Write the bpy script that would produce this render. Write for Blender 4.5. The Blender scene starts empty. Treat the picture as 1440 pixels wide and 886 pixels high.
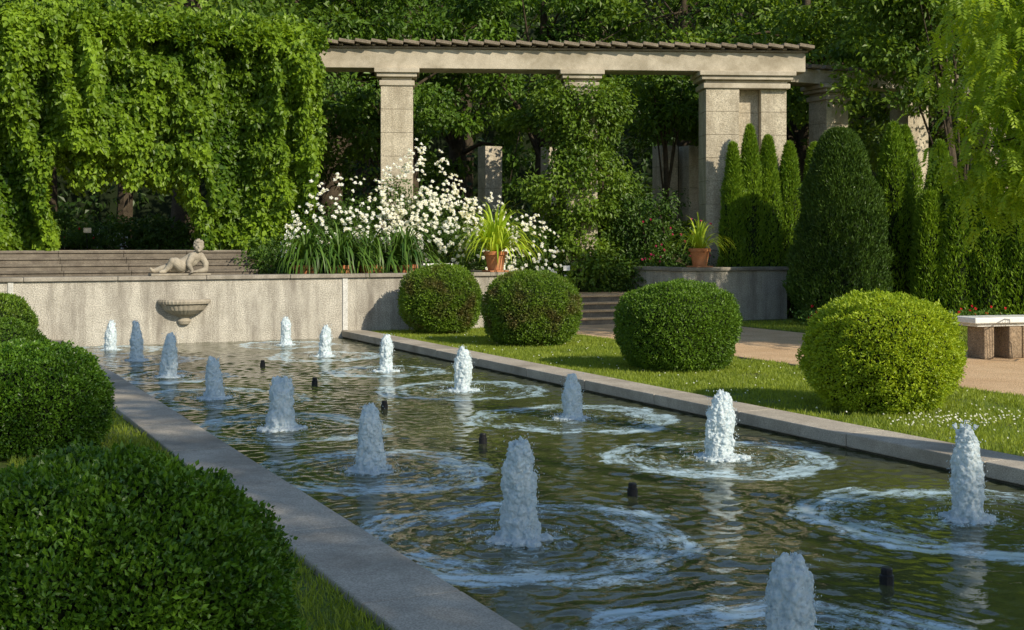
import bpy, math, numpy as np, random
from mathutils import Vector, Matrix
random.seed(3)
rng=np.random.default_rng(7)
scene=bpy.context.scene
COL=scene.collection
# ------------------------------------------------------------------ helpers
def link(o,parent=None):
    COL.objects.link(o)
    if parent is not None: o.parent=parent
    return o
def empty(name,loc=(0,0,0),rz=0):
    e=bpy.data.objects.new(name,None); e.location=loc; e.rotation_euler=(0,0,rz); e.empty_display_size=.3
    return link(e)
def mesh_np(name,V,F,mat,parent=None,rnd=None,smooth=False,vattr=None):
    V=np.asarray(V,dtype=np.float32); F=np.asarray(F,dtype=np.int32)
    me=bpy.data.meshes.new(name); m,k=F.shape
    me.vertices.add(len(V)); me.vertices.foreach_set('co',V.ravel())
    me.loops.add(m*k); me.loops.foreach_set('vertex_index',F.ravel())
    me.polygons.add(m); me.polygons.foreach_set('loop_start',np.arange(0,m*k,k,dtype=np.int32))
    me.update(calc_edges=True)
    if rnd is not None:
        a=me.attributes.new('rnd','FLOAT','FACE'); a.data.foreach_set('value',np.asarray(rnd,dtype=np.float32))
    if vattr is not None:
        for n,v in vattr.items():
            a=me.attributes.new(n,'FLOAT','POINT'); a.data.foreach_set('value',np.asarray(v,dtype=np.float32))
    me.polygons.foreach_set('use_smooth',np.full(m,smooth,dtype=bool))
    me.materials.append(mat)
    o=bpy.data.objects.new(name,me)
    return link(o,parent)
def merge(parts):
    Vs=[];Fs=[];n=0
    for V,F in parts:
        Vs.append(np.asarray(V,dtype=float));Fs.append(np.asarray(F)+n);n+=len(V)
    return np.concatenate(Vs),np.concatenate(Fs)
def box_geo(x0,x1,y0,y1,z0,z1):
    V=np.array([[x0,y0,z0],[x1,y0,z0],[x1,y1,z0],[x0,y1,z0],[x0,y0,z1],[x1,y0,z1],[x1,y1,z1],[x0,y1,z1]],float)
    F=np.array([[0,3,2,1],[4,5,6,7],[0,1,5,4],[1,2,6,5],[2,3,7,6],[3,0,4,7]])
    return V,F
def box(name,x0,x1,y0,y1,z0,z1,mat,parent=None,bev=.012):
    V,F=box_geo(x0,x1,y0,y1,z0,z1)
    o=mesh_np(name,V,F,mat,parent)
    if bev:
        b=o.modifiers.new('bev','BEVEL'); b.width=bev; b.segments=2
    return o
def boxes(name,lst,mat,parent=None,bev=.012):
    V,F=merge([box_geo(*b) for b in lst])
    o=mesh_np(name,V,F,mat,parent)
    if bev:
        b=o.modifiers.new('bev','BEVEL'); b.width=bev; b.segments=2
    return o
def tube(path,rad,n=10,cap=True):
    path=np.asarray(path,float); m=len(path)
    rad=np.broadcast_to(np.asarray(rad,float),(m,))
    T=np.gradient(path,axis=0); T/=np.linalg.norm(T,axis=1)[:,None]+1e-9
    V=[]
    ref=np.array([0.31,0.95,0.05]) if abs(T[:,2]).mean()>.5 else np.array([0.05,.1,1.])
    for i in range(m):
        a=np.cross(T[i],ref); a/=np.linalg.norm(a)+1e-9; b=np.cross(T[i],a)
        th=np.linspace(0,2*np.pi,n,endpoint=False)
        V.append(path[i]+rad[i]*(np.cos(th)[:,None]*a+np.sin(th)[:,None]*b))
    V=np.concatenate(V);F=[]
    for i in range(m-1):
        for j in range(n):
            k=(j+1)%n
            F.append([i*n+j,i*n+k,(i+1)*n+k,(i+1)*n+j])
    if cap:
        c0=len(V);V=np.concatenate([V,[path[0]],[path[-1]]])
        for j in range(n):
            k=(j+1)%n
            F.append([c0,k,j,c0]); F.append([c0+1,(m-1)*n+j,(m-1)*n+k,c0+1])
    return V,np.array(F)
def tube_q(path,rad,n=8): return tube(path,rad,n,cap=False)
def lathe(prof,n=40,flute=None,c=(0,0,0),a0=0,a1=2*math.pi):
    prof=np.asarray(prof,float);m=len(prof);V=[]
    th=np.linspace(a0,a1,n+1)
    for r,z in prof:
        rr=r*np.ones(n+1)
        if flute: rr=r*(1+flute(th,z))
        V.append(np.stack([c[0]+rr*np.cos(th),c[1]+rr*np.sin(th),np.full(n+1,c[2]+z)],1))
    V=np.concatenate(V);F=[]
    for i in range(m-1):
        for j in range(n): F.append([i*(n+1)+j,i*(n+1)+j+1,(i+1)*(n+1)+j+1,(i+1)*(n+1)+j])
    return V,np.array(F)
def ell(c,r,nu=16,nv=10,rot=None):
    V,F=lathe([(math.sin(t)*1.0+1e-4,-math.cos(t)) for t in np.linspace(0,math.pi,nv)],nu)
    V=V*np.asarray(r,float)
    return V+np.asarray(c,float),F
def unit(v): return v/(np.linalg.norm(v,axis=-1,keepdims=True)+1e-9)
def fb(P,f=1.,seed=0):
    r=np.random.default_rng(seed+100); P=np.asarray(P,float); s=0
    for o,a in ((1,1),(2.1,.55),(4.3,.3)):
        for j in range(4): s=s+a*np.sin(P@(r.normal(size=P.shape[-1])*f*o)+r.uniform(0,6.28))
    return s/3.7
def leaf_geo(P,D,N,L,W,fold=.18):
    n=len(P); D=unit(D); S=unit(np.cross(D,N)); N=np.cross(S,D)
    L=np.broadcast_to(L,(n,))[:,None]; W=np.broadcast_to(W,(n,))[:,None]
    mid=P+D*L*.45+N*W*fold; tip=P+D*L-N*W*fold*.6
    V=np.stack([P,mid-S*W*.5,tip,mid+S*W*.5],1).reshape(-1,3)
    F=np.arange(n*4).reshape(n,4)
    return V,F
def ball(n):
    d=unit(rng.normal(size=(n,3))); return d*(rng.random(n)**(1/3))[:,None]
# ------------------------------------------------------------------ materials
def nt(name):
    m=bpy.data.materials.new(name); m.use_nodes=True; t=m.node_tree; t.nodes.clear()
    out=t.nodes.new('ShaderNodeOutputMaterial'); return m,t,out
def nd(t,k,**kw):
    n=t.nodes.new(k)
    for a,b in kw.items(): setattr(n,a,b)
    return n
def ramp(t,fac,stops):
    r=nd(t,'ShaderNodeValToRGB'); e=r.color_ramp.elements
    while len(e)<len(stops): e.new(.5)
    for x,(p,c) in zip(e,stops): x.position=p; x.color=(*c,1)
    t.links.new(fac,r.inputs[0]); return r
def leaf_mat(name,cd,cl,trans=.3,rough=.45,brown=None,nscale=.9,spec=.35):
    m,t,out=nt(name); L=t.links.new
    at=nd(t,'ShaderNodeAttribute',attribute_name='rnd')
    geo=nd(t,'ShaderNodeNewGeometry')
    no=nd(t,'ShaderNodeTexNoise'); no.inputs['Scale'].default_value=nscale; no.inputs['Detail'].default_value=3
    L(geo.outputs['Position'],no.inputs['Vector'])
    mx=nd(t,'ShaderNodeMath',operation='MULTIPLY_ADD'); L(no.outputs['Fac'],mx.inputs[0]); mx.inputs[1].default_value=1.5; mx.inputs[2].default_value=-.5
    ad=nd(t,'ShaderNodeMath',operation='ADD'); L(at.outputs['Fac'],ad.inputs[0]); L(mx.outputs[0],ad.inputs[1])
    hf=nd(t,'ShaderNodeMath',operation='MULTIPLY'); L(ad.outputs[0],hf.inputs[0]); hf.inputs[1].default_value=.62
    r=ramp(t,hf.outputs[0],[(0.05,cd),(.95,cl)]); colr=r.outputs[0]
    if brown:
        n2=nd(t,'ShaderNodeTexNoise'); n2.inputs['Scale'].default_value=2.2; n2.inputs['Detail'].default_value=4
        L(geo.outputs['Position'],n2.inputs['Vector'])
        r2=ramp(t,n2.outputs['Fac'],[(.50,(0,0,0)),(.66,(.9,.9,.9))])
        mc=nd(t,'ShaderNodeMix',data_type='RGBA'); L(r2.outputs[0],mc.inputs[0]); L(colr,mc.inputs[6]); mc.inputs[7].default_value=(*brown,1)
        colr=mc.outputs[2]
    p=nd(t,'ShaderNodeBsdfPrincipled'); p.inputs['Roughness'].default_value=rough; p.inputs['Specular IOR Level'].default_value=spec
    L(colr,p.inputs['Base Color'])
    tr=nd(t,'ShaderNodeBsdfTranslucent')
    hs=nd(t,'ShaderNodeMix',data_type='RGBA',blend_type='MULTIPLY'); hs.inputs[0].default_value=1
    L(colr,hs.inputs[6]); hs.inputs[7].default_value=(1.7,1.5,.5,1); L(hs.outputs[2],tr.inputs['Color'])
    ms=nd(t,'ShaderNodeMixShader'); ms.inputs[0].default_value=trans
    L(p.outputs[0],ms.inputs[1]); L(tr.outputs[0],ms.inputs[2]); L(ms.outputs[0],out.inputs[0])
    return m
def stone_mat(name,c1,c2,scale=6,bump=.3,stain=None,fine=70,rough=.85,streak=False,speck=.25,stk=.75):
    m,t,out=nt(name); L=t.links.new
    tc=nd(t,'ShaderNodeTexCoord')
    n1=nd(t,'ShaderNodeTexNoise'); n1.inputs['Scale'].default_value=scale; n1.inputs['Detail'].default_value=6; n1.inputs['Roughness'].default_value=.65
    L(tc.outputs['Object'],n1.inputs['Vector'])
    r=ramp(t,n1.outputs['Fac'],[(.3,c1),(.7,c2)])
    n2=nd(t,'ShaderNodeTexNoise'); n2.inputs['Scale'].default_value=fine; n2.inputs['Detail'].default_value=3
    L(tc.outputs['Object'],n2.inputs['Vector'])
    r2=ramp(t,n2.outputs['Fac'],[(.35,(1-speck,)*3),(.65,(1+speck,)*3)])
    mc=nd(t,'ShaderNodeMix',data_type='RGBA',blend_type='MULTIPLY'); mc.inputs[0].default_value=1
    L(r.outputs[0],mc.inputs[6]); L(r2.outputs[0],mc.inputs[7]); c=mc.outputs[2]
    if stain:
        mp=nd(t,'ShaderNodeMapping'); mp.inputs['Scale'].default_value=(1.6,1.6,.25) if streak else (.5,.5,.5)
        L(tc.outputs['Object'],mp.inputs['Vector'])
        n3=nd(t,'ShaderNodeTexNoise'); n3.inputs['Scale'].default_value=1.6; n3.inputs['Detail'].default_value=7; n3.inputs['Roughness'].default_value=.7
        L(mp.outputs[0],n3.inputs['Vector'])
        r3=ramp(t,n3.outputs['Fac'],[(.45,(0,0,0)),(.68,(1,1,1))])
        sc=nd(t,'ShaderNodeMath',operation='MULTIPLY'); L(r3.outputs[0],sc.inputs[0]); sc.inputs[1].default_value=stk
        m3=nd(t,'ShaderNodeMix',data_type='RGBA'); L(sc.outputs[0],m3.inputs[0]); L(c,m3.inputs[6]); m3.inputs[7].default_value=(*stain,1); c=m3.outputs[2]
    p=nd(t,'ShaderNodeBsdfPrincipled'); p.inputs['Roughness'].default_value=rough; p.inputs['Specular IOR Level'].default_value=.25
    L(c,p.inputs['Base Color'])
    b=nd(t,'ShaderNodeBump'); b.inputs['Strength'].default_value=bump; b.inputs['Distance'].default_value=.02
    L(n2.outputs['Fac'],b.inputs['Height']); L(b.outputs[0],p.inputs['Normal']); L(p.outputs[0],out.inputs[0])
    return m
def plain(name,c,rough=.6,metal=0,var=.2,sc=12):
    return stone_mat(name,tuple(x*(1-var) for x in c),tuple(x*(1+var) for x in c),scale=sc,bump=.08,rough=rough,speck=.06)
M_ivy=leaf_mat('creeper_leaf',(.045,.11,.008),(.27,.41,.025),.34)
M_box=leaf_mat('boxwood_leaf',(.05,.11,.010),(.20,.32,.025),.25,brown=(.12,.095,.03))
M_boxg=leaf_mat('boxwood_leaf_fresh',(.04,.10,.008),(.17,.30,.022),.25)
M_boxy=leaf_mat('boxwood_leaf_sunlit',(.17,.28,.014),(.44,.54,.035),.3)  # boxwood copy with sunlight put into the leaf colour
M_boxd=leaf_mat('boxwood_leaf_shaded',(.02,.07,.005),(.14,.27,.02),.22,rough=.35,nscale=4)  # boxwood copy darkened: shade on the near ball is in its colour
M_yew=leaf_mat('yew_leaf',(.025,.06,.010),(.10,.18,.02),.15)
M_thu=leaf_mat('thuja_leaf',(.08,.17,.012),(.25,.38,.028),.22)
M_bg=leaf_mat('maple_leaf',(.025,.07,.008),(.15,.27,.022),.32,nscale=.35)
M_bg2=leaf_mat('linden_leaf',(.04,.095,.01),(.22,.34,.028),.32,nscale=.35)
M_wood=leaf_mat('woodland_leaf',(.010,.028,.005),(.06,.12,.014),.25,nscale=.3)  # leaf colour darkened to act as deep shade behind nearer trees
M_loc=leaf_mat('locust_leaf',(.15,.27,.015),(.42,.55,.035),.42,nscale=.8)
M_shrub=leaf_mat('shrub_leaf',(.018,.055,.008),(.11,.20,.02),.25)
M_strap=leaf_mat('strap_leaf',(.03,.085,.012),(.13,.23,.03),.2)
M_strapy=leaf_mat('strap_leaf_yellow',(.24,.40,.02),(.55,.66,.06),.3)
M_grass=leaf_mat('grass_blade',(.12,.18,.018),(.35,.43,.05),.35,nscale=1.6)
M_petal=leaf_mat('white_petal',(.76,.78,.82),(.92,.94,.97),.25)
M_red=leaf_mat('red_petal',(.4,.015,.02),(.7,.03,.04),.2)
M_pink=leaf_mat('pink_petal',(.35,.02,.09),(.55,.05,.15),.2)
M_core=plain('foliage_depth_shade',(.012,.02,.006),1.0)  # near-black solid filler; its colour stands for shade deep inside foliage
M_bark=stone_mat('bark',(.03,.022,.014),(.09,.07,.045),scale=5,bump=.8,fine=25)
M_wall=stone_mat('washed_concrete',(.37,.345,.295),(.51,.48,.42),scale=3,bump=.6,stain=(.18,.16,.135),streak=True,fine=48,speck=.35,stk=.85)
M_cop=stone_mat('coping_stone',(.36,.315,.255),(.50,.45,.37),scale=3,bump=.25,stain=(.2,.175,.135),fine=90)
M_copt=stone_mat('wall_coping_stone',(.24,.215,.18),(.38,.345,.29),scale=3,bump=.3,stain=(.12,.105,.08),fine=90)
M_basin=stone_mat('pool_wall',(.06,.055,.04),(.12,.11,.08),scale=5,stain=(.03,.035,.02))
M_col=stone_mat('shell_limestone',(.42,.37,.28),(.58,.52,.41),scale=4,bump=.6,stain=(.26,.215,.155),streak=True,fine=38,speck=.28)
M_beam=stone_mat('beam_concrete',(.42,.37,.29),(.58,.52,.42),scale=3,bump=.3,stain=(.22,.185,.125),fine=50,speck=.15)
M_roof=stone_mat('roof_slats',(.15,.12,.09),(.27,.225,.17),scale=4,fine=40)
M_stair=stone_mat('stair_stone',(.12,.10,.08),(.22,.19,.15),scale=4,bump=.4,stain=(.07,.06,.045))
M_brown=stone_mat('brown_stone',(.20,.145,.095),(.32,.24,.165),scale=6,bump=.6,stain=(.12,.09,.06),fine=40,speck=.3)
M_white=plain('white_paint',(.72,.72,.7),.5,var=.08)
M_whiter=stone_mat('white_render',(.5,.5,.48),(.68,.67,.64),scale=8,fine=60,stain=(.35,.34,.3))
M_terra=stone_mat('terracotta',(.42,.15,.06),(.60,.24,.11),scale=8,bump=.15,fine=60,speck=.1,stain=(.38,.26,.17),stk=.5)
M_stat=stone_mat('carved_sandstone',(.29,.255,.20),(.42,.375,.30),scale=9,bump=.3,stain=(.15,.13,.10),fine=80,speck=.12)
M_black=plain('black_nozzle',(.015,.015,.017),.35)
M_soil=stone_mat('soil',(.05,.038,.022),(.11,.085,.05),scale=4,fine=30,bump=.8)
M_gravel=stone_mat('gravel',(.52,.34,.19),(.66,.47,.29),scale=1.3,bump=.8,fine=60,speck=.3)
M_lawn=stone_mat('lawn',(.07,.11,.016),(.15,.21,.03),scale=2.5,bump=.9,fine=45,speck=.4,stain=(.15,.13,.055))
def jet_mat():
    m,t,out=nt('frothy_water'); L=t.links.new
    tc=nd(t,'ShaderNodeTexCoord'); mp=nd(t,'ShaderNodeMapping'); mp.inputs['Scale'].default_value=(1,1,.7); L(tc.outputs['Object'],mp.inputs[0])
    n=nd(t,'ShaderNodeTexNoise'); n.inputs['Scale'].default_value=60; n.inputs['Detail'].default_value=7; n.inputs['Roughness'].default_value=.75; L(mp.outputs[0],n.inputs[0])
    r=ramp(t,n.outputs['Fac'],[(.32,(.50,.71,.84)),(.54,(.88,.96,.99))])
    p=nd(t,'ShaderNodeBsdfPrincipled'); p.inputs['Roughness'].default_value=.22; L(r.outputs[0],p.inputs['Base Color']); p.inputs['Specular IOR Level'].default_value=.7
    tr=nd(t,'ShaderNodeBsdfTranslucent'); tr.inputs[0].default_value=(.86,.96,.99,1)
    b=nd(t,'ShaderNodeBump'); b.inputs['Strength'].default_value=.8; b.inputs['Distance'].default_value=.02; L(n.outputs['Fac'],b.inputs['Height']); L(b.outputs[0],p.inputs['Normal'])
    ms=nd(t,'ShaderNodeMixShader'); ms.inputs[0].default_value=.3; L(p.outputs[0],ms.inputs[1]); L(tr.outputs[0],ms.inputs[2]); L(ms.outputs[0],out.inputs[0])
    return m
M_jet=jet_mat()
def water_mat():
    m,t,out=nt('pool_water'); L=t.links.new
    geo=nd(t,'ShaderNodeNewGeometry')
    A=lambda nm: nd(t,'ShaderNodeAttribute',attribute_name=nm).outputs['Fac']
    cx=nd(t,'ShaderNodeCombineXYZ'); L(A('ra'),cx.inputs[0]); L(A('ca'),cx.inputs[1]); L(A('sa'),cx.inputs[2])
    n=nd(t,'ShaderNodeTexNoise'); n.inputs['Scale'].default_value=1.0; n.inputs['Detail'].default_value=5; n.inputs['Roughness'].default_value=.65; n.inputs['Distortion'].default_value=.6
    L(cx.outputs[0],n.inputs[0])
    n2=nd(t,'ShaderNodeTexNoise'); n2.inputs['Scale'].default_value=13; n2.inputs['Detail'].default_value=7; n2.inputs['Roughness'].default_value=.8; n2.inputs['Distortion'].default_value=1.0
    L(geo.outputs['Position'],n2.inputs[0])
    av=nd(t,'ShaderNodeMath',operation='ADD'); L(n.outputs['Fac'],av.inputs[0]); L(n2.outputs['Fac'],av.inputs[1])
    a=nd(t,'ShaderNodeMath',operation='MULTIPLY_ADD'); L(av.outputs[0],a.inputs[0]); a.inputs[1].default_value=3.4; a.inputs[2].default_value=-4.05
    s=nd(t,'ShaderNodeMath',operation='ADD'); L(a.outputs[0],s.inputs[0]); L(A('foam'),s.inputs[1])
    mr=nd(t,'ShaderNodeMapRange',interpolation_type='SMOOTHSTEP'); L(s.outputs[0],mr.inputs[0]); mr.inputs[1].default_value=-.08; mr.inputs[2].default_value=.82; mr.inputs[4].default_value=.80
    w=nd(t,'ShaderNodeBsdfPrincipled'); w.inputs['Base Color'].default_value=(.060,.066,.026,1); w.inputs['Roughness'].default_value=.03; w.inputs['IOR'].default_value=1.42
    nb=nd(t,'ShaderNodeTexNoise'); nb.inputs['Scale'].default_value=14; nb.inputs['Detail'].default_value=3; L(geo.outputs['Position'],nb.inputs[0])
    b=nd(t,'ShaderNodeBump'); b.inputs['Strength'].default_value=.35; b.inputs['Distance'].default_value=.01; L(nb.outputs['Fac'],b.inputs['Height']); L(b.outputs[0],w.inputs['Normal'])
    f=nd(t,'ShaderNodeBsdfPrincipled'); f.inputs['Base Color'].default_value=(.55,.74,.84,1); f.inputs['Roughness'].default_value=.2
    ms=nd(t,'ShaderNodeMixShader'); L(mr.outputs[0],ms.inputs[0]); L(w.outputs[0],ms.inputs[1]); L(f.outputs[0],ms.inputs[2]); L(ms.outputs[0],out.inputs[0])
    return m
M_water=water_mat()
# ------------------------------------------------------------------ ground
def sheet(name,rects,z,mat):
    V=[];F=[]
    for (x0,x1,y0,y1) in rects:
        k=len(V); V+=[[x0,y0,z],[x1,y0,z],[x1,y1,z],[x0,y1,z]]; F.append([k,k+1,k+2,k+3])
    return mesh_np(name,V,F,mat)
sheet('ground',[(-400,-6.0,-400,.3),(.45,400,-400,.3),(-6.0,.45,-400,-28.2)],.10,M_lawn)
sheet('gravel_path',[(4.15,8.65,-80,.05)],.104,M_gravel)
boxes('path_edging',[(4.10,4.16,-27+1.0*i,-27+1.0*i+.985,.05,.118) for i in range(27)],M_stair)
def T(u,w):
    u=np.asarray(u,float);w=np.asarray(w,float)
    sm=lambda a,b,x: np.clip((x-a)/(b-a),0,1)
    left=1.08+.70*sm(2.0,4.2,w)
    right=.72+1.06*sm(2.6,5.5,w)
    gap=.10+.62*sm(.9,1.3,w)+1.06*sm(2.6,5.5,w)
    far=.104+1.676*sm(3.0,8,w)
    return np.where(u<3.9,left,np.where(u<8.5,gap,np.where(u<11.6,right,far)))
us=np.concatenate([np.linspace(-300,-15,8),np.arange(-14,24,.25),np.linspace(25,300,8)])
ws=np.concatenate([np.arange(.1,12,.25),np.linspace(13,400,12)])
UU,WW=np.meshgrid(us,ws); TZ=T(UU,WW)+np.where(WW>1.5,.015*fb(np.stack([UU,WW],-1),2.,5),0)
nu_,nw_=len(us),len(ws)
idx=np.arange(nu_*nw_).reshape(nw_,nu_)
F=np.stack([idx[:-1,:-1],idx[:-1,1:],idx[1:,1:],idx[1:,:-1]],-1).reshape(-1,4)
mesh_np('terrace_ground',np.stack([UU,WW,TZ],-1).reshape(-1,3),F,M_soil,smooth=True)
sheet('terrace_path',[(-9,1.6,4.62,7.6)],1.80,M_gravel)
sheet('landing_path',[(4.05,8.35,1.62,2.55)],.745,M_gravel)
# ------------------------------------------------------------------ pool
pool=empty('fountain_pool')
def slabs(x0,x1,y0,y1,L,z0,z1,along='y'):
    out=[];n=int(round((y1-y0)/L)); s=(y1-y0)/n
    for i in range(n):
        jz=random.uniform(-.003,.003)
        out.append((x0+random.uniform(-.004,.004),x1,y0+i*s+.005,y0+(i+1)*s-.005,z0,z1+jz))
    return out
boxes('coping_right',slabs(0,.5,-28,-.005,1.75,0.02,.15),M_cop,pool,.012)
boxes('coping_left',slabs(-6.08,-5.53,-28,-.005,1.75,0.02,.15),M_cop,pool,.012)
boxes('basin_walls',[(.03,.47,-28,-.01,-.6,.018),(-6.05,-5.56,-28,-.01,-.6,.018),(-6.05,.47,-28.3,-28.01,-.6,.148)],M_basin,pool,0)
sheet('basin_floor',[(-5.56,.03,-28,0)],-.55,M_basin).parent=pool
jets=[(-4.775,-1.0,.50,.105),(-4.68,-3.38,.61,.11),(-4.68,-6.26,.60,.12),(-4.63,-9.13,.48,.115),(-4.56,-12.07,.50,.145),(-4.52,-14.88,.53,.12),(-4.455,-17.73,.62,.13),(-4.42,-20.6,.47,.125),
(-1.535,-1.28,.50,.105),(-1.58,-3.97,.50,.11),(-1.49,-6.86,.52,.105),(-1.42,-9.7,.54,.12),(-1.366,-12.72,.46,.115),(-1.37,-15.63,.56,.135),(-1.264,-18.57,.64,.11),(-1.3,-21.5,.6,.12)]
gx=np.arange(-5.57,.041,.03); gy=np.concatenate([np.arange(-28,-22,.15),np.arange(-22,.0,.025),[0.0]])
GX,GY=np.meshgrid(gx,gy)
Z=np.zeros_like(GX); foam=np.zeros_like(GX); best=np.full(GX.shape,99.); ra=np.zeros_like(GX);ca=np.zeros_like(GX);sa=np.zeros_like(GX)
wr=np.random.default_rng(5)
for i in range(40):
    lam=wr.uniform(.10,.34); th=wr.normal()*1.0+math.radians(64); k=2*np.pi/lam
    Z+=.0011*lam/.3*np.sin(k*(np.cos(th)*GX+np.sin(th)*GY)+wr.uniform(0,6.28)+1.5*np.sin(GX*wr.uniform(1,3)+GY*wr.uniform(1,3)))
Z*=(.75+.35*fb(np.stack([GX,GY],-1),1.2,31))
for q,(ju,jw,jh,jr) in enumerate(jets):
    dx=GX-ju;dy=GY-jw;r=np.hypot(dx,dy); ang=np.arctan2(dy,dx)
    R=(1.10+.06*np.sin(3*ang+q)+.05*np.sin(7*ang+2*q)+.04*np.sin(13*ang+q*3))*(1+.07*math.sin(q*2.3))
    if jw>-8: R=R*.85
    Z+=.006*np.exp(-r/.8)*np.sin(2*np.pi*r/.14+q)*(1-np.exp(-r/.1))+.003*np.exp(-np.abs(r-R)/.35)*np.sin(2*np.pi*r/.13+3*np.sin(5*ang))
    side=.86+.22*np.sin(ang+q*1.7)
    f=1.05*side*np.exp(-((r-R)/.12)**2)+.66*side*np.exp(-((r-R*.8)/.22)**2)*(r<R*1.05)+.85*np.exp(-(r/.30)**2)+.42*(r<R)
    foam=np.maximum(foam,f)
    m=r<best; best=np.where(m,r,best); ra=np.where(m,r*9+q*7,ra); ca=np.where(m,np.cos(ang)*2.6,ca); sa=np.where(m,np.sin(ang)*2.6,sa)
foam=np.clip(foam-.12,-.12,1.25)
n0,n1=GX.shape; idx=np.arange(n0*n1).reshape(n0,n1)
F=np.stack([idx[:-1,:-1],idx[:-1,1:],idx[1:,1:],idx[1:,:-1]],-1).reshape(-1,4)
mesh_np('water',np.stack([GX,GY,Z],-1).reshape(-1,3),F,M_water,smooth=True,vattr={'foam':foam.ravel(),'ra':ra.ravel(),'ca':ca.ravel(),'sa':sa.ravel()})
octV=np.array([[1,0,0],[-1,0,0],[0,1,0],[0,-1,0],[0,0,1],[0,0,-1]],float)
octF=np.array([[0,2,4],[2,1,4],[1,3,4],[3,0,4],[2,0,5],[1,2,5],[3,1,5],[0,3,5]])
SPH=ell((0,0,0),(1,1,1),12,8)
def jet(u,w,h,r,seed,vox):
    e=empty('fountain_jet',(u,w,0)); rr=np.random.default_rng(seed)
    lean=rr.uniform(-.14,.14,2); tk=rr.uniform(.42,.78)
    def prf(t):
        t=np.asarray(t,float)
        return r*(.95+.28*np.exp(-t/.05)+.08*np.sin(7*t+seed))*(1-.20*t)*np.clip(1-(np.clip(t-tk,0,1)/(1.03-tk))**2,0.0,1)**.6
    def ctr(t): return np.stack([lean[0]*h*.5*t**2,lean[1]*h*.5*t**2,h*t],-1)
    parts=[]
    for t in np.linspace(0,.93,22):
        parts.append(ell(ctr(t),(prf(t)*.80+.004,prf(t)*.80+.004,h*.06),14,8))
    n=340
    tt=rr.random(n)*.97; a=rr.uniform(0,6.28,n); q=rr.uniform(.66,.94,n)
    for i in range(n):
        R_=float(prf(tt[i])); s=rr.uniform(.09,.27)*r; c=ctr(tt[i])+np.array([math.cos(a[i])*R_*q[i],math.sin(a[i])*R_*q[i],0])
        V=SPH[0]*np.array([s,s,s*rr.uniform(1.0,2.8)])+c; parts.append((V,SPH[1]))
    for i in range(22):
        s=rr.uniform(.06,.17)*r; c=ctr(rr.uniform(.92,1.06))+np.array([*rr.normal(size=2)*r*.24,0]); parts.append((SPH[0]*np.array([s,s,s*1.8])+c,SPH[1]))
    for i in range(60):
        s=rr.uniform(.10,.28)*r; b=rr.uniform(0,6.28); d=r*rr.uniform(.9,1.7); parts.append((SPH[0]*np.array([s*1.5,s*1.5,s*.7])+np.array([math.cos(b)*d,math.sin(b)*d,.002]),SPH[1]))
    V,F=merge(parts)
    o=mesh_np('water_column',V,F,M_jet,e,smooth=True)
    m=o.modifiers.new('rm','REMESH'); m.mode='VOXEL'; m.voxel_size=vox; m.use_smooth_shade=True
    tx=bpy.data.textures.get('froth') or bpy.data.textures.new('froth','CLOUDS'); tx.noise_scale=.028; tx.noise_depth=2
    d=o.modifiers.new('dp','DISPLACE'); d.texture=tx; d.strength=.035; d.mid_level=.5; d.texture_coords='GLOBAL'
    n=800; a=rr.uniform(0,6.28,n); tt=rr.random(n)**.8; zz=h*tt; rad=prf(tt*.97)*rr.normal(1.06,.10,n)+rr.exponential(.007,n)
    s=rr.uniform(.002,.006,n)
    tipm=rr.random(n)<.18; zz[tipm]=h*rr.uniform(.88,1.12,tipm.sum()); rad[tipm]=r*np.abs(rr.normal(size=tipm.sum()))*.5
    low=rr.random(n)<.2; zz[low]=rr.exponential(.03,low.sum()); rad[low]=r*rr.uniform(1.1,2.8,low.sum())
    C=np.stack([rad*np.cos(a)+lean[0]*.5*h*(zz/h)**2,rad*np.sin(a)+lean[1]*.5*h*(zz/h)**2,zz],1)
    V=(C[:,None,:]+octV[None]*s[:,None,None]*np.array([1,1,1.4])).reshape(-1,3)
    F=(octF[None]+6*np.arange(n)[:,None,None]).reshape(-1,3)
    mesh_np('droplets',V,F,M_jet,e,smooth=True)
for i,(a,b,c,d) in enumerate(jets): jet(a,b,c,d,i*13+5,.006 if b<-14 else .010)
for k in range(6):
    e=empty('pool_nozzle',(-3.02,-19.69+2.88*k,0))
    V,F=merge([lathe([(.0,.10),(.028,.10),(.034,.09),(.034,.06),(.042,.055),(.042,-.02),(.036,-.3)],14),
               lathe([(.05,-.3),(.05,-.01),(.03,0)],14)])
    mesh_np('nozzle_body',V,F,M_black,e,smooth=False)
# ------------------------------------------------------------------ walls
rw=empty('retaining_wall')
box('wall_body',-30,4.0,0,.36,-.6,1.245,M_wall,rw,.01)
boxes('wall_coping',[(-30+1.7*i,-30+1.7*i+1.692,-.06,.46,1.25,1.33) for i in range(20)],M_copt,rw,.012)
boxes('wall_return',[(3.64,4.0,.363,2.6,-.1,1.245)],M_wall,rw,.01)
boxes('return_coping',[(3.56,4.06,.465,2.7,1.25,1.33)],M_copt,rw,.012)
boxes('white_joint_strip',[(.02,.13,-.025,-.002,.16,1.245),(-6.48,-6.38,-.025,-.002,.12,1.245)],M_whiter,rw,.004)
rw2=empty('planter_wall')
box('wall_body',8.40,11.46,0,.36,0,1.295,M_wall,rw2,.01)
box('wall_return',8.40,8.76,.363,2.6,0,1.295,M_wall,rw2,.01)
boxes('wall_coping',[(8.34,9.9,-.05,.44,1.30,1.385),(9.91,11.50,-.05,.44,1.30,1.385),(8.34,8.82,.445,2.65,1.30,1.385)],M_copt,rw2,.012)
st=empty('garden_stairs')
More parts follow.
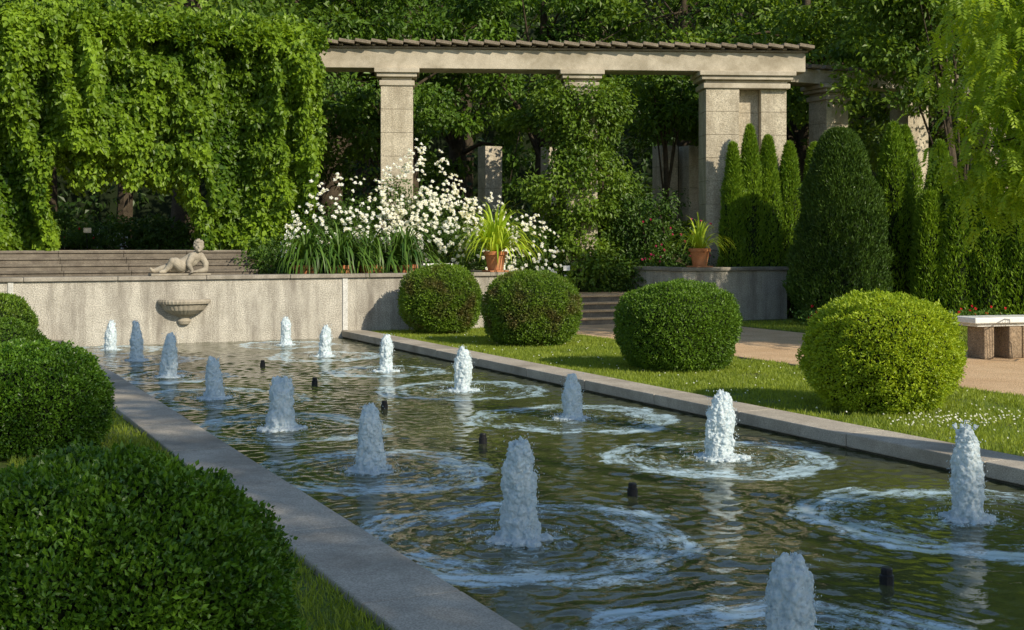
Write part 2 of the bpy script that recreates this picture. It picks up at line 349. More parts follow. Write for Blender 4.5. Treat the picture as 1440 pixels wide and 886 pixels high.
for i in range(5):
    boxes('step',[(-6.6+1.36*j+.003,-6.6+1.36*(j+1)-.003,2.0+.35*i,4.0,1.0,1.12+.136*(i+1)-.05) for j in range(4)],M_stair,st,.01)
    boxes('step_tread',[(-6.6+1.36*j+.003,-6.6+1.36*(j+1)-.003,2.0+.35*i-.03,2.0+.35*i+.33,1.12+.136*(i+1)-.048,1.12+.136*(i+1)) for j in range(4)],M_stair,st,.008)  # dark stone on the treads stands for tree shade over these stairs
box('landing',-6.6,-1.16,3.74,4.62,1.2,1.806,M_cop,st,.01)
st2=empty('garden_stairs')
for i in range(4):
    box('step',4.03,8.37,.02+.3*i,1.6,0,.1+.16*(i+1)-.05,M_stair,st2,.01)
    box('step_tread',4.03,8.37,.02+.3*i-.025,.02+.3*i+(.29 if i<3 else .7),.1+.16*(i+1)-.048,.1+.16*(i+1),M_gravel,st2,.008)
wb=empty('wall_fountain_basin',(-3.24,-.02,0))
fl=lambda th,z: .035*np.abs(np.sin(th*14))
V1,F1=lathe([(.05,.36),(.10,.38),(.13,.44),(.10,.50),(.12,.53),(.26,.58),(.38,.66),(.44,.76)],180,fl,a0=-math.pi,a1=0)
V2,F2=lathe([(.44,.765),(.50,.785),(.515,.83),(.50,.865),(.45,.875),(.42,.86),(.40,.80),(.30,.70),(.02,.66)],60,lambda th,z:.012*np.sin(th*40),a0=-math.pi,a1=0)
V,F=merge([(V1,F1),(V2,F2)])
V[:,1]*=.8
mesh_np('bowl',V,F,M_stat,wb,smooth=False)
# ------------------------------------------------------------------ statue (one continuous body via voxel remesh)
def capsule(a,b,ra,rb,n=14):
    a=np.array(a,float);b=np.array(b,float);d=b-a;L=np.linalg.norm(d);ax=d/L
    pts=[];rad=[]
    for t in np.linspace(-1,0,6): pts.append(a+ax*ra*t*.999);rad.append(ra*math.sqrt(max(1e-4,1-t*t)))
    for t in np.linspace(.15,.85,4): pts.append(a+d*t);rad.append(ra+(rb-ra)*t)
    for t in np.linspace(0,1,6): pts.append(b+ax*rb*t*.999);rad.append(rb*math.sqrt(max(1e-4,1-t*t)))
    pts=np.array(pts);rad=np.array(rad)
    ref=np.array([0,0,1.]) if abs(ax[2])<.8 else np.array([1.,0,0])
    u=np.cross(ax,ref);u/=np.linalg.norm(u);v=np.cross(ax,u);th=np.linspace(0,2*np.pi,n,endpoint=False);V=[];F=[]
    for p,r in zip(pts,rad): V.append(p+r*(np.cos(th)[:,None]*u+np.sin(th)[:,None]*v))
    V=np.concatenate(V);m=len(pts)
    for i in range(m-1):
        for j in range(n):
            k=(j+1)%n;F.append([i*n+j,i*n+k,(i+1)*n+k,(i+1)*n+j])
    return V,np.array(F)
def limb(pts,rs):
    return [capsule(pts[i],pts[i+1],rs[i],rs[i+1]) for i in range(len(pts)-1)]
sp=[]
sp+=limb([(-.10,.02,.14),(.02,.03,.20),(.14,.03,.27),(.24,.02,.34)],[.155,.145,.15,.12])
sp+=limb([(.14,-.07,.33),(.34,.06,.33)],[.092,.092])
sp+=limb([(.25,.01,.36),(.275,-.01,.43)],[.066,.062])
sp+=limb([(.35,.05,.33),(.44,.0,.20),(.43,-.04,.07)],[.08,.068,.058])
sp+=limb([(.43,-.04,.07),(.32,-.12,.055),(.23,-.14,.045)],[.058,.048,.034])
sp+=limb([(.13,-.08,.33),(.05,-.14,.22),(.04,-.16,.17)],[.08,.068,.057])
sp+=limb([(.04,-.16,.17),(.09,-.19,.08),(.11,-.19,.045)],[.057,.044,.034])
for (hx,hy,dx,dy) in ((.20,-.145,-1,-.25),(.115,-.195,-.5,-.85)):
    d=np.array([dx,dy,0.]);d/=np.linalg.norm(d);s=np.array([-d[1],d[0],0])
    sp+=[capsule((hx,hy,.035),tuple(np.array([hx,hy,.03])+d*.035),.032,.032)]
    for q,Lf in zip((-1.5,-.5,.5,1.5),(.050,.062,.058,.045)):
        p0=np.array([hx,hy,.03])+d*.05+s*q*.018; p1=p0+d*Lf*.55+np.array([0,0,.004]); p2=p1+d*Lf*.45-np.array([0,0,.012])
        sp+=limb([p0,p1,p2],[.0088,.008,.0068])
    p0=np.array([hx,hy,.03])+s*.025; p1=p0+s*.028+d*.02; p2=p1+d*.025
    sp+=limb([p0,p1,p2],[.010,.009,.0075])
sp+=limb([(-.12,.06,.13),(-.32,.05,.13),(-.42,.03,.11)],[.135,.105,.08]); sp+=limb([(-.42,.03,.11),(-.55,.03,.08),(-.68,.02,.055)],[.078,.072,.044])
sp+=limb([(-.67,.02,.05),(-.73,-.02,.07),(-.76,-.035,.10)],[.044,.038,.026])
sp+=limb([(-.12,-.05,.15),(-.24,-.10,.22),(-.31,-.11,.24)],[.13,.105,.082]); sp+=limb([(-.31,-.11,.24),(-.37,-.08,.14),(-.46,-.08,.06)],[.078,.068,.046])
sp+=limb([(-.46,-.08,.05),(-.54,-.12,.04),(-.575,-.13,.035)],[.044,.036,.026])
hc=np.array([.285,-.02,.545])
sp+=[ell(hc,(.108,.115,.13)), ell(hc+[-.01,-.03,-.045],(.094,.095,.086)), ell(hc+[-.065,-.065,-.035],(.038,.038,.038)),ell(hc+[.04,-.075,-.035],(.040,.038,.038))]
sp+=[capsule(hc+[-.018,-.111,.012],hc+[-.022,-.134,-.022],.012,.019)]
sp+=[capsule(hc+[-.066,-.094,.028],hc+[-.028,-.112,.034],.011,.011),capsule(hc+[-.005,-.113,.034],hc+[.038,-.100,.028],.011,.011)]
sp+=[ell(hc+[-.047,-.098,.005],(.014,.011,.009)),ell(hc+[.014,-.106,.005],(.014,.011,.009))]
sp+=[capsule(hc+[-.044,-.113,-.060],hc+[.000,-.117,-.060],.009,.009),capsule(hc+[-.036,-.111,-.074],hc+[-.004,-.113,-.074],.009,.009),ell(hc+[-.018,-.10,-.10],(.032,.027,.024))]
sp+=[ell(hc+[.105,.0,-.01],(.016,.024,.033)),ell(hc+[-.105,.01,-.01],(.016,.024,.033))]
rs=np.random.default_rng(2)
for i in range(80):
    d=unit(rs.normal(size=3)); 
    if d[2]<-.1 or (d[1]<-.35 and d[2]<.55): continue
    p=hc+d*np.array([.11,.115,.132]); sp.append(ell(p,(.024,.024,.024),8,6))
V,F=merge(sp)
V=V*np.array([.90,.9,1.0])
sta=empty('reclining_child_statue',(-3.17,.18,1.37))
so=mesh_np('figure',V,F,M_stat,sta,smooth=True)
r=so.modifiers.new('rm','REMESH'); r.mode='VOXEL'; r.voxel_size=.0075; r.use_smooth_shade=True
s_=so.modifiers.new('sm','SMOOTH'); s_.factor=.5; s_.iterations=3
box('plinth',-.70,.46,-.19,.16,-.038,.004,M_stat,sta,.01)
# ------------------------------------------------------------------ pergola
pg=empty('stone_pergola',(.695,5.76,0),math.radians(-21.35))
def column(cx,cy,w,z0,z1,parent,name='column',wy=None):
    wy=wy or w; lst=[]; z=z0
    n=int(round((z1-z0)/.62)); h=(z1-z0)/n
    for i in range(n): lst.append((cx-w/2,cx+w/2,cy-wy/2,cy+wy/2,z0+i*h+.003,z0+(i+1)*h-.003))
    boxes(name,lst,M_col,parent,.008)
def cap(cx,cy,w,z1,parent,wy=None):
    wy=wy or w
    boxes('capital',[(cx-w/2-.08,cx+w/2+.08,cy-wy/2-.08,cy+wy/2+.08,z1-.43,z1-.30),
                     (cx-w/2-.02,cx+w/2+.02,cy-wy/2-.02,cy+wy/2+.02,z1-.297,z1-.22),
                     (cx-w/2-.14,cx+w/2+.14,cy-wy/2-.14,cy+wy/2+.14,z1-.217,z1-.12),
                     (cx-w/2-.20,cx+w/2+.20,cy-wy/2-.20,cy+wy/2+.20,z1-.117,z1-.003)],M_beam,parent,.015)
for cx in (2.5,7.15):
    column(cx,0,.80,1.2,5.9,pg); cap(cx,0,.72,6.33,pg)
column(10.75,0,.86,.6,5.9,pg,'pier'); column(12.10,0,.66,.6,5.9,pg,'pier')
column(11.46,.16,.60,.6,5.9,pg,'pier_panel',wy=.5)
cap(11.37,0,2.08,6.33,pg,wy=.8)
boxes('pier_base',[(10.2,12.55,-.52,.52,.4,1.25)],M_col,pg,.02)
box('lintel_beam',-.05,12.9,-.42,.42,6.335,6.82,M_beam,pg,.015)
box('lintel_shadow_line',-.10,12.95,-.48,.48,6.823,6.875,M_roof,pg,.008)  # thin dark strip added as the shadow line above the beam
parts=[]
for i in range(33):
    x=-.1+i*.40; V0,F0=box_geo(-.19,.205,-.66,1.1,0,.085)
    a=math.radians(9); c,s=math.cos(a),math.sin(a)
    X=V0[:,0]*c+V0[:,2]*s; Zz=-V0[:,0]*s+V0[:,2]*c
    V0=np.stack([X+x+.15,V0[:,1]+rng.uniform(-.02,.02),Zz+6.925],1); parts.append((V0,F0))
    parts.append(box_geo(x-.02,x+.08,-.56,1.0,6.878,6.90+.02))
V,F=merge(parts); o=mesh_np('roof_slats',V,F,M_roof,pg); b=o.modifiers.new('b','BEVEL'); b.width=.01
pw=empty('stone_pergola')
for (a_,b_) in ((15.0,2.75),(18.1,2.95),(21.4,3.1)):
    column(a_,b_,.76,.1,5.9,pw); cap(a_,b_,.70,6.33,pw)
box('lintel_beam',12.3,23,2.45,3.15,6.335,6.72,M_beam,pw,.015)
boxes('roof_slats',[(12.2+.45*i,12.2+.45*i+.33,2.2,3.4,6.725,6.82) for i in range(24)],M_roof,pw,.01)
pb=empty('stone_pergola')
for (a_,b_) in ((7.9,9.9),(9.7,9.2),(12.6,7.4),(13.35,7.1)):
    column(a_,b_,.56,1.7,4.9,pb)
# ------------------------------------------------------------------ plants
def globe(name,c,r,rz,n,L,mat,seed,core=.90,lm=1.3,pe=2.45,dep=.13):
    e=empty(name,c); P=unit(rng.normal(size=(n,3)))
    se=lambda P: 1/(np.abs(P)**pe).sum(-1)**(1/pe)
    lump=lm*(.035*fb(P,4,seed)+.028*fb(P,13,seed+1))
    rad=1+lump+rng.uniform(-dep,.02,n)*rng.random(n)**.5+.045*rng.random(n)*(rng.random(n)<.12)
    rad=rad*se(P)
    pos=P*rad[:,None]*np.array([r,r,rz]); pos[:,2]=np.maximum(pos[:,2],-c[2]+.11+rng.random(n)*.05)
    out=unit(P/np.array([r,r,rz]))
    D=out*.75+rng.normal(size=(n,3))*.6+np.array([0,0,.25]); N=out*.7+rng.normal(size=(n,3))*.7
    V,F=leaf_geo(pos,D,N,L*rng.uniform(.6,1.3,n),L*.58*rng.uniform(.8,1.2,n))
    mesh_np('foliage',V,F,mat,e,rnd=rng.random(n))
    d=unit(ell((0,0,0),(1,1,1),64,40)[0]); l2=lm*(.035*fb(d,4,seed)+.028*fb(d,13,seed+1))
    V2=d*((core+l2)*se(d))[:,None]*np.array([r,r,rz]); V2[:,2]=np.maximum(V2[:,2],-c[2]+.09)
    mesh_np('dark_core',V2,ell((0,0,0),(1,1,1),64,40)[1],M_core,e)
    V,F=tube([(0,0,-c[2]+.05),(0.02,0,-.3),(0,0,0)],[.07,.06,.04]); mesh_np('stem',V,F,M_bark,e)
globe('boxwood_ball',(1.75,-1.17,.80),.80,.69,30000,.045,M_box,1)
globe('boxwood_ball',(2.146,-4.57,.74),.84,.71,32000,.042,M_box,22)
globe('boxwood_ball',(2.15,-9.45,.72),.87,.67,42000,.038,M_boxg,3,lm=1.5)
globe('boxwood_ball',(1.745,-14.29,.74),.81,.67,50000,.037,M_boxy,4,pe=2.3,lm=1.7)
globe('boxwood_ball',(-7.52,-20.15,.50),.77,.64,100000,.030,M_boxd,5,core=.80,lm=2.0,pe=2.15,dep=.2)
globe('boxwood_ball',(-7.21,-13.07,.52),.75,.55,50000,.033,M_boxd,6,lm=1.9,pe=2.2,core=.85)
globe('boxwood_ball',(-7.25,-8.2,.50),.75,.52,26000,.036,M_boxg,7,pe=2.2)
globe('boxwood_ball',(-7.05,-2.8,.60),.82,.56,20000,.045,M_box,8,pe=2.2)
def column_plant(name,base,H,R,n,L,mat,seed,pw=.55,wr=.4,up=.9,lump=.08):
    e=empty(name,base); t=rng.random(n)**.85; th=rng.uniform(0,2*np.pi,n)
    prof=lambda t:R*np.clip(1-t,0,1)**pw*np.clip(.72+1.4*t,0,1)
    d=np.stack([np.cos(th),np.sin(th),t*H*.5],1)
    rr=prof(t)*(1+lump*fb(d,2.5,seed)+lump*.7*fb(d,7,seed+1)+rng.uniform(-.2,.03,n))
    P=np.stack([rr*np.cos(th),rr*np.sin(th),t*H],1)
    out=np.stack([np.cos(th),np.sin(th),0*th],1)
    D=out*.5+np.array([0,0,up])+rng.normal(size=(n,3))*.35; N=out+rng.normal(size=(n,3))*.6
    V,F=leaf_geo(P,D,N,L*rng.uniform(.6,1.3,n),L*wr*rng.uniform(.8,1.2,n))
    mesh_np('foliage',V,F,mat,e,rnd=rng.random(n))
    tt=np.linspace(0,.98,20)
    V,F=lathe([(float(prof(x))*.82+.01,x*H) for x in tt],24); mesh_np('dark_core',V,F,M_core,e)
    V,F=tube([(0,0,-.1),(0,0,H*.5)],[.08,.04]); mesh_np('stem',V,F,M_bark,e)
column_plant('yew_column',(11.5,-1.9,.1),4.5,1.25,60000,.10,M_yew,3,pw=.38,wr=.35,lump=.13)
for i,(a_,b_,h,r_) in enumerate([(10.45,.86,3.75,.42),(10.9,.78,4.2,.45),(11.4,.70,3.95,.5),(11.95,.55,4.4,.55),(12.6,.35,4.4,.6),(13.0,-.5,4.5,.66),(13.5,-1.5,4.8,.72),(14.4,-.9,4.8,.72),(14.0,-2.5,4.3,.66),(14.6,-3.2,4.0,.6)]):
    column_plant('thuja',(a_,b_,float(T(a_,b_))-.05),h,r_,12000,.11,M_thu,i,pw=.55,wr=.3,lump=.17)
hedge=empty('thuja_hedge')
for i in range(16):
    a_=13.6+.52*i*.75+.1*rng.random(); b_=-2.6-.52*i
    n=10000; t=rng.random(n); th=rng.uniform(0,2*np.pi,n); H=3.0+.6*rng.random(); R=.52
    rr=R*np.clip(1-t,0,1)**.35*(1+rng.uniform(-.25,.05,n)+.14*fb(np.stack([np.cos(th),np.sin(th),t*2],1),3,i))
    P=np.stack([a_+rr*np.cos(th),b_+rr*np.sin(th),.1+t*H],1); out=np.stack([np.cos(th),np.sin(th),0*th],1)
    V,F=leaf_geo(P,out*.5+np.array([0,0,.9])+rng.normal(size=(n,3))*.35,out+rng.normal(size=(n,3))*.6,.11*rng.uniform(.6,1.3,n),.035)
    mesh_np('hedge_foliage',V,F,M_thu,hedge,rnd=rng.random(n))
    V,F=lathe([(R*.82*(1-x)**.35+.01,.1+x*H) for x in np.linspace(0,.98,14)],16,c=(a_,b_,0)); mesh_np('hedge_core',V,F,M_core,hedge)
def clumps(C,R,per,L,W=.55,dn=.35,flat=.7):
    n=len(C)*per; c=np.repeat(C,per,0); R=np.repeat(np.broadcast_to(R,(len(C),)),per)
    o=ball(n); P=c+o*R[:,None]*np.array([1,1,flat])
    D=unit(o)*.8+rng.normal(size=(n,3))*.6-np.array([0,0,dn]); N=np.array([.1,-.35,.75])+unit(o)*.6+rng.normal(size=(n,3))*.55
    V,F=leaf_geo(P,D,N,L*rng.uniform(.65,1.3,n),L*W*rng.uniform(.8,1.2,n))
    rn=np.clip(rng.random(n)*.5+np.repeat(rng.random(len(C)),per)*.5,0,1)
    return V,F,rn
def tree(name,base,H,tr,cc,cr,nc,per,L,mat,seed,crad=.9,lean=(0,0),limbs=16):
    e=empty(name,base); r=np.random.default_rng(seed)
    d=unit(r.normal(size=(nc,3))); q=(r.random(nc)**.45)*(1+.25*fb(d,3,seed))
    C=np.array(cc)+d*q[:,None]*np.array(cr)
    V,F,rn=clumps(C,crad*r.uniform(.45,1.3,nc),per,L,flat=.5); mesh_np('crown',V,F,mat,e,rnd=rn)
    top=np.array([cc[0],cc[1],cc[2]+cr[2]*.5])
    tp=[np.array([0,0,-.3]),np.array([.05,0,H*.15]),np.array([cc[0]*.4+.1,cc[1]*.4,H*.4]),top]
    parts=[tube_q(tp,[tr*1.35,tr,tr*.75,tr*.15],12)]
    for i in range(limbs):
        j=r.integers(nc); t=r.uniform(.3,.9); s=np.array(tp[1])*(1-t)+top*t if t>.5 else np.array(tp[1])*(1-t)+np.array(tp[2])*t
        m=(s+C[j])/2+np.array([0,0,.3]); rr=tr*.4*(1.1-t)
        parts.append(tube_q([s,m,C[j]],[rr,rr*.6,rr*.15],6))
    V,F=merge(parts); mesh_np('trunk_and_limbs',V,F,M_bark,e,smooth=True)
bgT=[(-7.1,20.5,14),(-4.3,17.0,13),(-1.06,11.0,13),(4.15,14.2,13),(11.3,20.6,15),(12.5,15.4,13),(16.4,12.2,13),(21.7,12.3,14),(22.1,6.6,13),(23.3,1.2,12),(17.3,6.6,11.5),(7.5,16.,13)]
for i,(a_,b_,h) in enumerate(bgT):
    tree('maple_tree' if i%2 else 'linden_tree',(a_,b_,1.7 if b_>5 else .1),h,.38,(0,0,h*.60-.3),(4.6,4.2,h*.38),78,150,.225,M_bg if i%2 else M_bg2,i+10,crad=.92,limbs=26)
for i,(a_,b_,zc,rx,rz) in enumerate([(1.9,8.6,4.6,1.9,1.6),(4.0,8.2,5.6,2.0,1.1),(8.3,6.2,5.7,1.6,.9),(10.9,4.8,5.7,1.8,1.2),(13.1,5.0,5.8,1.6,1.1)]):
    tree('maple_tree',(a_,b_,1.7),5,.11,(0,0,zc-1.7),(rx,1.2,rz),46,90,.17,M_bg if i%2 else M_bg2,i+60,crad=.55,limbs=24)
tree('maple_tree',(17.0,-.4,.1),9,.16,(-.6,.8,8.1),(2.7,1.9,3.0),170,110,.17,M_bg2,91,crad=.75,limbs=24)
wood=empty('distant_woodland')
Cs=[]
for i in range(520):
    k=rng.uniform(-1,14); Cs.append((-22+5.2*k+rng.normal()*2,42-1.9*k+rng.normal()*3,rng.uniform(1.5,19)))
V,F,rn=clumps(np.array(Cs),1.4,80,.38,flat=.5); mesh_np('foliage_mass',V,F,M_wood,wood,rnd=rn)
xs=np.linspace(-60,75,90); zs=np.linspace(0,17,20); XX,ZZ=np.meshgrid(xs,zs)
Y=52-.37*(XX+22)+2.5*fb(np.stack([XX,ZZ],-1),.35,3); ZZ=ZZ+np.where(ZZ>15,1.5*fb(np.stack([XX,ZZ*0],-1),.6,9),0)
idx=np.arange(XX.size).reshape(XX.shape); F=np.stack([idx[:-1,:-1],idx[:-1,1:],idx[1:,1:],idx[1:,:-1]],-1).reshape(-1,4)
mesh_np('shade_backdrop',np.stack([XX,Y,ZZ],-1).reshape(-1,3),F,M_core,wood,smooth=True)  # near-black sheet added as deep shade behind the wood; closes sky gaps
for i in range(14):
    a_=-20+5*i+rng.normal(); b_=40-1.9*i+rng.normal(); V,F=tube_q([(a_,b_,0),(a_+.2,b_,6),(a_,b_,14)],[.4,.3,.15]); mesh_np('trunk',V,F,M_bark,wood)
def shrub(name,base,r,h,nc,per,L,mat,W=.5,cr=.32):
    e=empty(name,base); d=unit(rng.normal(size=(nc,3))); d[:,2]=np.abs(d[:,2])
    C=d*(rng.random(nc)**.4)[:,None]*np.array([r[0],r[1],h])*(1+.2*fb(d,4,int(abs(base[0])*10)))[:,None]; V,F,rn=clumps(C,cr,per,L,W); mesh_np('foliage',V,F,mat,e,rnd=rn)
    parts=[tube_q([(0,0,-.1),C[j]*.5+np.array([0,0,.1]),C[j]],[.03,.02,.006],5) for j in range(min(nc,14))]
    V,F=merge(parts); mesh_np('stems',V,F,M_bark,e); return e,C
for (a_,b_,rx,h) in [(-6.5,9.6,1.8,1.3),(-4.2,11.5,1.8,1.2),(-2.3,9.6,1.3,.9),(.3,9.5,1.6,1.3),(3,9.2,1.8,1.4),(5.2,8.4,1.5,1.0),(7.4,7.2,1.4,.9),(9.6,6.9,1.4,.9),(12.0,5.9,1.4,1.0),(14.5,5.2,1.6,1.4),(16.5,4.3,1.6,1.8)]:
    shrub('garden_shrub',(a_,b_,1.75),(rx,.9),h,45,70,.13,M_shrub if rng.random()<.6 else M_bg)
for (a_,b_,rx,h,m) in [(4.9,2.9,.9,1.3,M_shrub),(6.2,3.3,.9,1.3,M_shrub),(7.6,2.6,.9,1.5,M_shrub),(8.8,2.4,.8,1.6,M_shrub),(9.6,1.5,.8,1.1,M_shrub),(6.9,3.9,1.,1.9,M_bg2),(4.4,4.2,1.,1.6,M_shrub),(-.6,2.6,.8,.9,M_shrub)]:
    shrub('rose_shrub',(a_,b_,float(T(a_,b_))),(rx,.7),h,60,60,.085,m)
def flowers(name,P,N,s,mat,parent,petals=5):
    n=len(P); N=unit(N); ref=unit(rng.normal(size=(n,3))); A=unit(np.cross(N,ref)); B=np.cross(N,A)
    Ps=[];Ds=[];Ns=[]
    for k in range(petals):
        a=2*np.pi*k/petals; Ds.append(A*np.cos(a)+B*np.sin(a)+N*.35); Ps.append(P); Ns.append(N)
    for k in range(3):
        a=2*np.pi*k/3+.5; Ds.append(A*np.cos(a)*.5+B*np.sin(a)*.5+N*.7); Ps.append(P+N*s*.15); Ns.append(N+A*.3)
    Ps=np.concatenate(Ps);Ds=np.concatenate(Ds);Ns=np.concatenate(Ns)
    V,F=leaf_geo(Ps,Ds,Ns,s*rng.uniform(.8,1.2,len(Ps)),s*1.05,.1); mesh_np(name,V,F,mat,parent,rnd=rng.random(len(Ps)))
def rosebush(base,r,h,nc,nf,seed):
    e,C=shrub('white_rose_bush',base,r,h,nc,80,.09,M_shrub,cr=.36)
    d=unit(rng.normal(size=(nf,3))); d[:,2]=np.abs(d[:,2])*1.0; d[:,1]=-np.abs(d[:,1])
    keep=fb(d,7,seed)>-.25; d=unit(d[keep])
    P=d*np.array([r[0]+.15,r[1]+.36,h+.18])*(1+.2*fb(d,4,int(abs(base[0])*10)))[:,None]*rng.uniform(.92,1.10,len(d))[:,None]
    flowers('blossoms',P,d+np.array([.1,-.5,.3])+rng.normal(size=P.shape)*.3,.054,M_petal,e)
    return e
rosebush((2.85,2.7,1.15),(1.8,1.1),2.3,190,1500,3)
rosebush((.95,2.7,1.2),(1.4,.9),1.8,120,600,4)
rosebush((4.4,3.1,1.15),(1.0,.8),1.5,80,420,8)
rosebush((5.7,2.8,.9),(.8,.6),1.4,50,170,9)
def vine(name,cx,cy,z0,z1,r,nc,per,L,mat,seed):
    e=empty(name,(cx,cy,0)); q=np.random.default_rng(seed); z=q.uniform(z0,z1,nc); th=q.uniform(0,2*np.pi,nc)
    prof=r*(1-.35*((z-z0)/(z1-z0))**2)*(.35+.75*q.random(nc)**.6)*(1+.4*np.sin(z*3+seed))
    C=np.stack([prof*np.cos(th),prof*np.sin(th)*.8-.1,z],1)
    V,F,rn=clumps(C,.33*q.uniform(.6,1.4,nc),per,L,.62,dn=.6,flat=1.0); mesh_np('foliage',V,F,mat,e,rnd=rn)
    V,F=merge([tube_q([(.3,-.45,z0-.3),(.45,-.4,(z0+z1)/2),(.2,-.45,z1-.2)],[.04,.03,.015],6),tube_q([(-.3,-.45,z0-.3),(-.2,-.46,(z0+z1)/2),(-.4,-.45,z1-.2)],[.03,.02,.01],6)]); mesh_np('stem',V,F,M_bark,e)
cxy=Vector((.695,5.76))+Vector((7.15*math.cos(math.radians(21.35)),-7.15*math.sin(math.radians(21.35))))
vine('climbing_vine',cxy.x,cxy.y,1.0,5.85,1.05,270,85,.12,M_bg2,4)
vine('climbing_vine',cxy.x+1.5,cxy.y-.6,.9,3.1,1.0,110,70,.10,M_shrub,5)
rb=empty('red_rose_blossoms')
P=np.stack([rng.uniform(8.0,9.9,26),rng.uniform(1.0,1.8,26),rng.uniform(1.5,2.6,26)],1); flowers('blossoms',P,np.tile([.2,-1,.3],(26,1))+rng.normal(size=P.shape)*.3,.038,M_pink,rb)
fbed=empty('red_flower_bed')
for (a_,b_,nn,sx) in [(10.3,-2.9,22,.5),(13.0,-4.4,24,.9),(-4.9,10,20,1.0)]:
    z=.22 if b_<0 else 2.0
    P=np.stack([a_+rng.normal(size=nn)*sx*.5,b_+rng.normal(size=nn)*.25,z+rng.uniform(0,.35,nn)],1); flowers('blossoms',P,np.tile([-.2,-1,.6],(nn,1))+rng.normal(size=P.shape)*.3,.036,M_red,fbed)
    n=900; Q=np.stack([a_+rng.normal(size=n)*sx*.6,b_+rng.normal(size=n)*.3,z-.1+rng.uniform(0,.35,n)],1)
    V,F=leaf_geo(Q,rng.normal(size=(n,3))+[0,0,.6],rng.normal(size=(n,3))+[0,0,.8],.08,.04); mesh_np('leaves',V,F,M_strap,fbed,rnd=rng.random(n))
def strap(name,base,n,L,mat,pot=True,potr=.24,poth=.42,droop=1.0,wl=1.0):
    e=empty(name,base); Vs=[];Fs=[];rn=[];k=0
    for i in range(n):
        th=rng.uniform(0,6.28); el=rng.uniform(.45,1.5); l=L*rng.uniform(.65,1.15); seg=8; w0=rng.uniform(.030,.050)*wl
        p=np.array([math.cos(th)*.07,math.sin(th)*.07,poth-.02]); d=np.array([math.cos(th)*math.cos(el),math.sin(th)*math.cos(el),math.sin(el)])
        s=np.array([-math.sin(th),math.cos(th),0]); rv=rng.random()
        for j in range(seg+1):
            w=w0*(1-(j/seg)**2.2)*(.7+.3*min(1,j/2))+.002; Vs+= [p-s*w/2,p+s*w/2]
            if j<seg: Fs.append([k+2*j,k+2*j+1,k+2*j+3,k+2*j+2]); rn.append(rv)
            p=p+d*l/seg; d=d+np.array([0,0,-.20*droop*(j+1)/3]); d/=np.linalg.norm(d)
        k+=2*(seg+1)
    mesh_np('leaves',np.array(Vs),np.array(Fs),mat,e,rnd=rn,smooth=True)
    if pot:
        V,F=lathe([(0,0),(potr*.68,0),(potr*.72,.02),(potr*.95,poth*.78),(potr*.97,poth*.8),(potr*1.1,poth*.81),(potr*1.12,poth*.98),(potr*1.08,poth),(potr*.95,poth),(potr*.9,poth*.9),(0,poth*.9)],36)
        mesh_np('terracotta_pot',V,F,M_terra,e)
        box('saucer',-potr*.95,potr*.95,-potr*.95,potr*.95,-.0,.035,M_terra,e,.006).location=(0,0,-.036)
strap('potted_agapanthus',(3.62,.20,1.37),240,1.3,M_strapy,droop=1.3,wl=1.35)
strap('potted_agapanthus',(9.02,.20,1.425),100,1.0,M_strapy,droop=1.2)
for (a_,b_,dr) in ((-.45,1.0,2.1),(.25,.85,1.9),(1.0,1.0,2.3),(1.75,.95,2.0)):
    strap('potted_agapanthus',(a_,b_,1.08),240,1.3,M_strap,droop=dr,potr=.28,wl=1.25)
# ------------------------------------------------------------------ creeper covered pergola (left)
iv=empty('creeper_covered_pergola')
def ivy_in(u,z):
    rag=4.1+.28*np.sin(u*2.1+1)+.3*fb(np.stack([u,u*0],-1),4.,11)
    lo=-5.35+.18*fb(np.stack([z,z*0],-1),1.5,12); hi=-1.95+.22*fb(np.stack([z,z*0],-1),1.5,13)-.35*np.clip(z-2.8,0,2)
    lo=lo+.25*np.clip(z-3,0,2)
    op=(u>lo)&(u<hi)&(z<rag)
    op2=(u>-11.5)&(u<-7.6)&(z<4.2)
    rt=.62+.22*fb(np.stack([z,z*0],-1),1.6,14)-.2*np.clip(2.6-z,0,2)
    top=7.1+.22*fb(np.stack([u,u*0],-1),1.5,15)
    return (~op)&(~op2)&(u<rt)&(z<top)
n=200000
u=rng.uniform(-13,1.0,n);z=rng.uniform(1.1,7.5,n);k=ivy_in(u,z)&(fb(np.stack([u,z*.6],-1),3.2,41)+.35*rng.normal(size=n)>-.68);u=u[k];z=z[k];n=len(u)
rd=lambda q: 1-2*np.abs(q)
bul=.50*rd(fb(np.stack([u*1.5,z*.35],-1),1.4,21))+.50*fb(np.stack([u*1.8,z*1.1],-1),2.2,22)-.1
topr=np.clip((z-6.3)/.9,0,1)**2*.9
wv=np.minimum(3.75-bul,4.5)+topr+rng.uniform(-.05,.40,n)
P=np.stack([u,wv,z],1)
D=np.array([0,-.35,-.75])+rng.normal(size=(n,3))*.5; N=np.array([0,-.7,.6])+rng.normal(size=(n,3))*.6
V,F=leaf_geo(P,D,N,.14*rng.uniform(.6,1.4,n),.105*rng.uniform(.8,1.2,n),.12)
mesh_np('creeper_front',V,F,M_ivy,iv,rnd=np.clip(rng.random(n)*.65+.4*(bul+.3),0,1))  # random tone plus bulge: folds painted darker, as in shade
n=60000; u=rng.uniform(-13,.9,n); w=rng.uniform(3.7,6.3,n); z=7.0+.28*fb(np.stack([u,w],-1),1.5,15)+.15*fb(np.stack([u,w],-1),5,16)+rng.uniform(-.3,.15,n)-.5*np.abs(w-5)**2*.3
V,F=leaf_geo(np.stack([u,w,z],1),rng.normal(size=(n,3))+[0,0,-.1],rng.normal(size=(n,3))*.5+[0,0,1],.14*rng.uniform(.6,1.3,n),.10)
mesh_np('creeper_top',V,F,M_ivy,iv,rnd=rng.random(n))
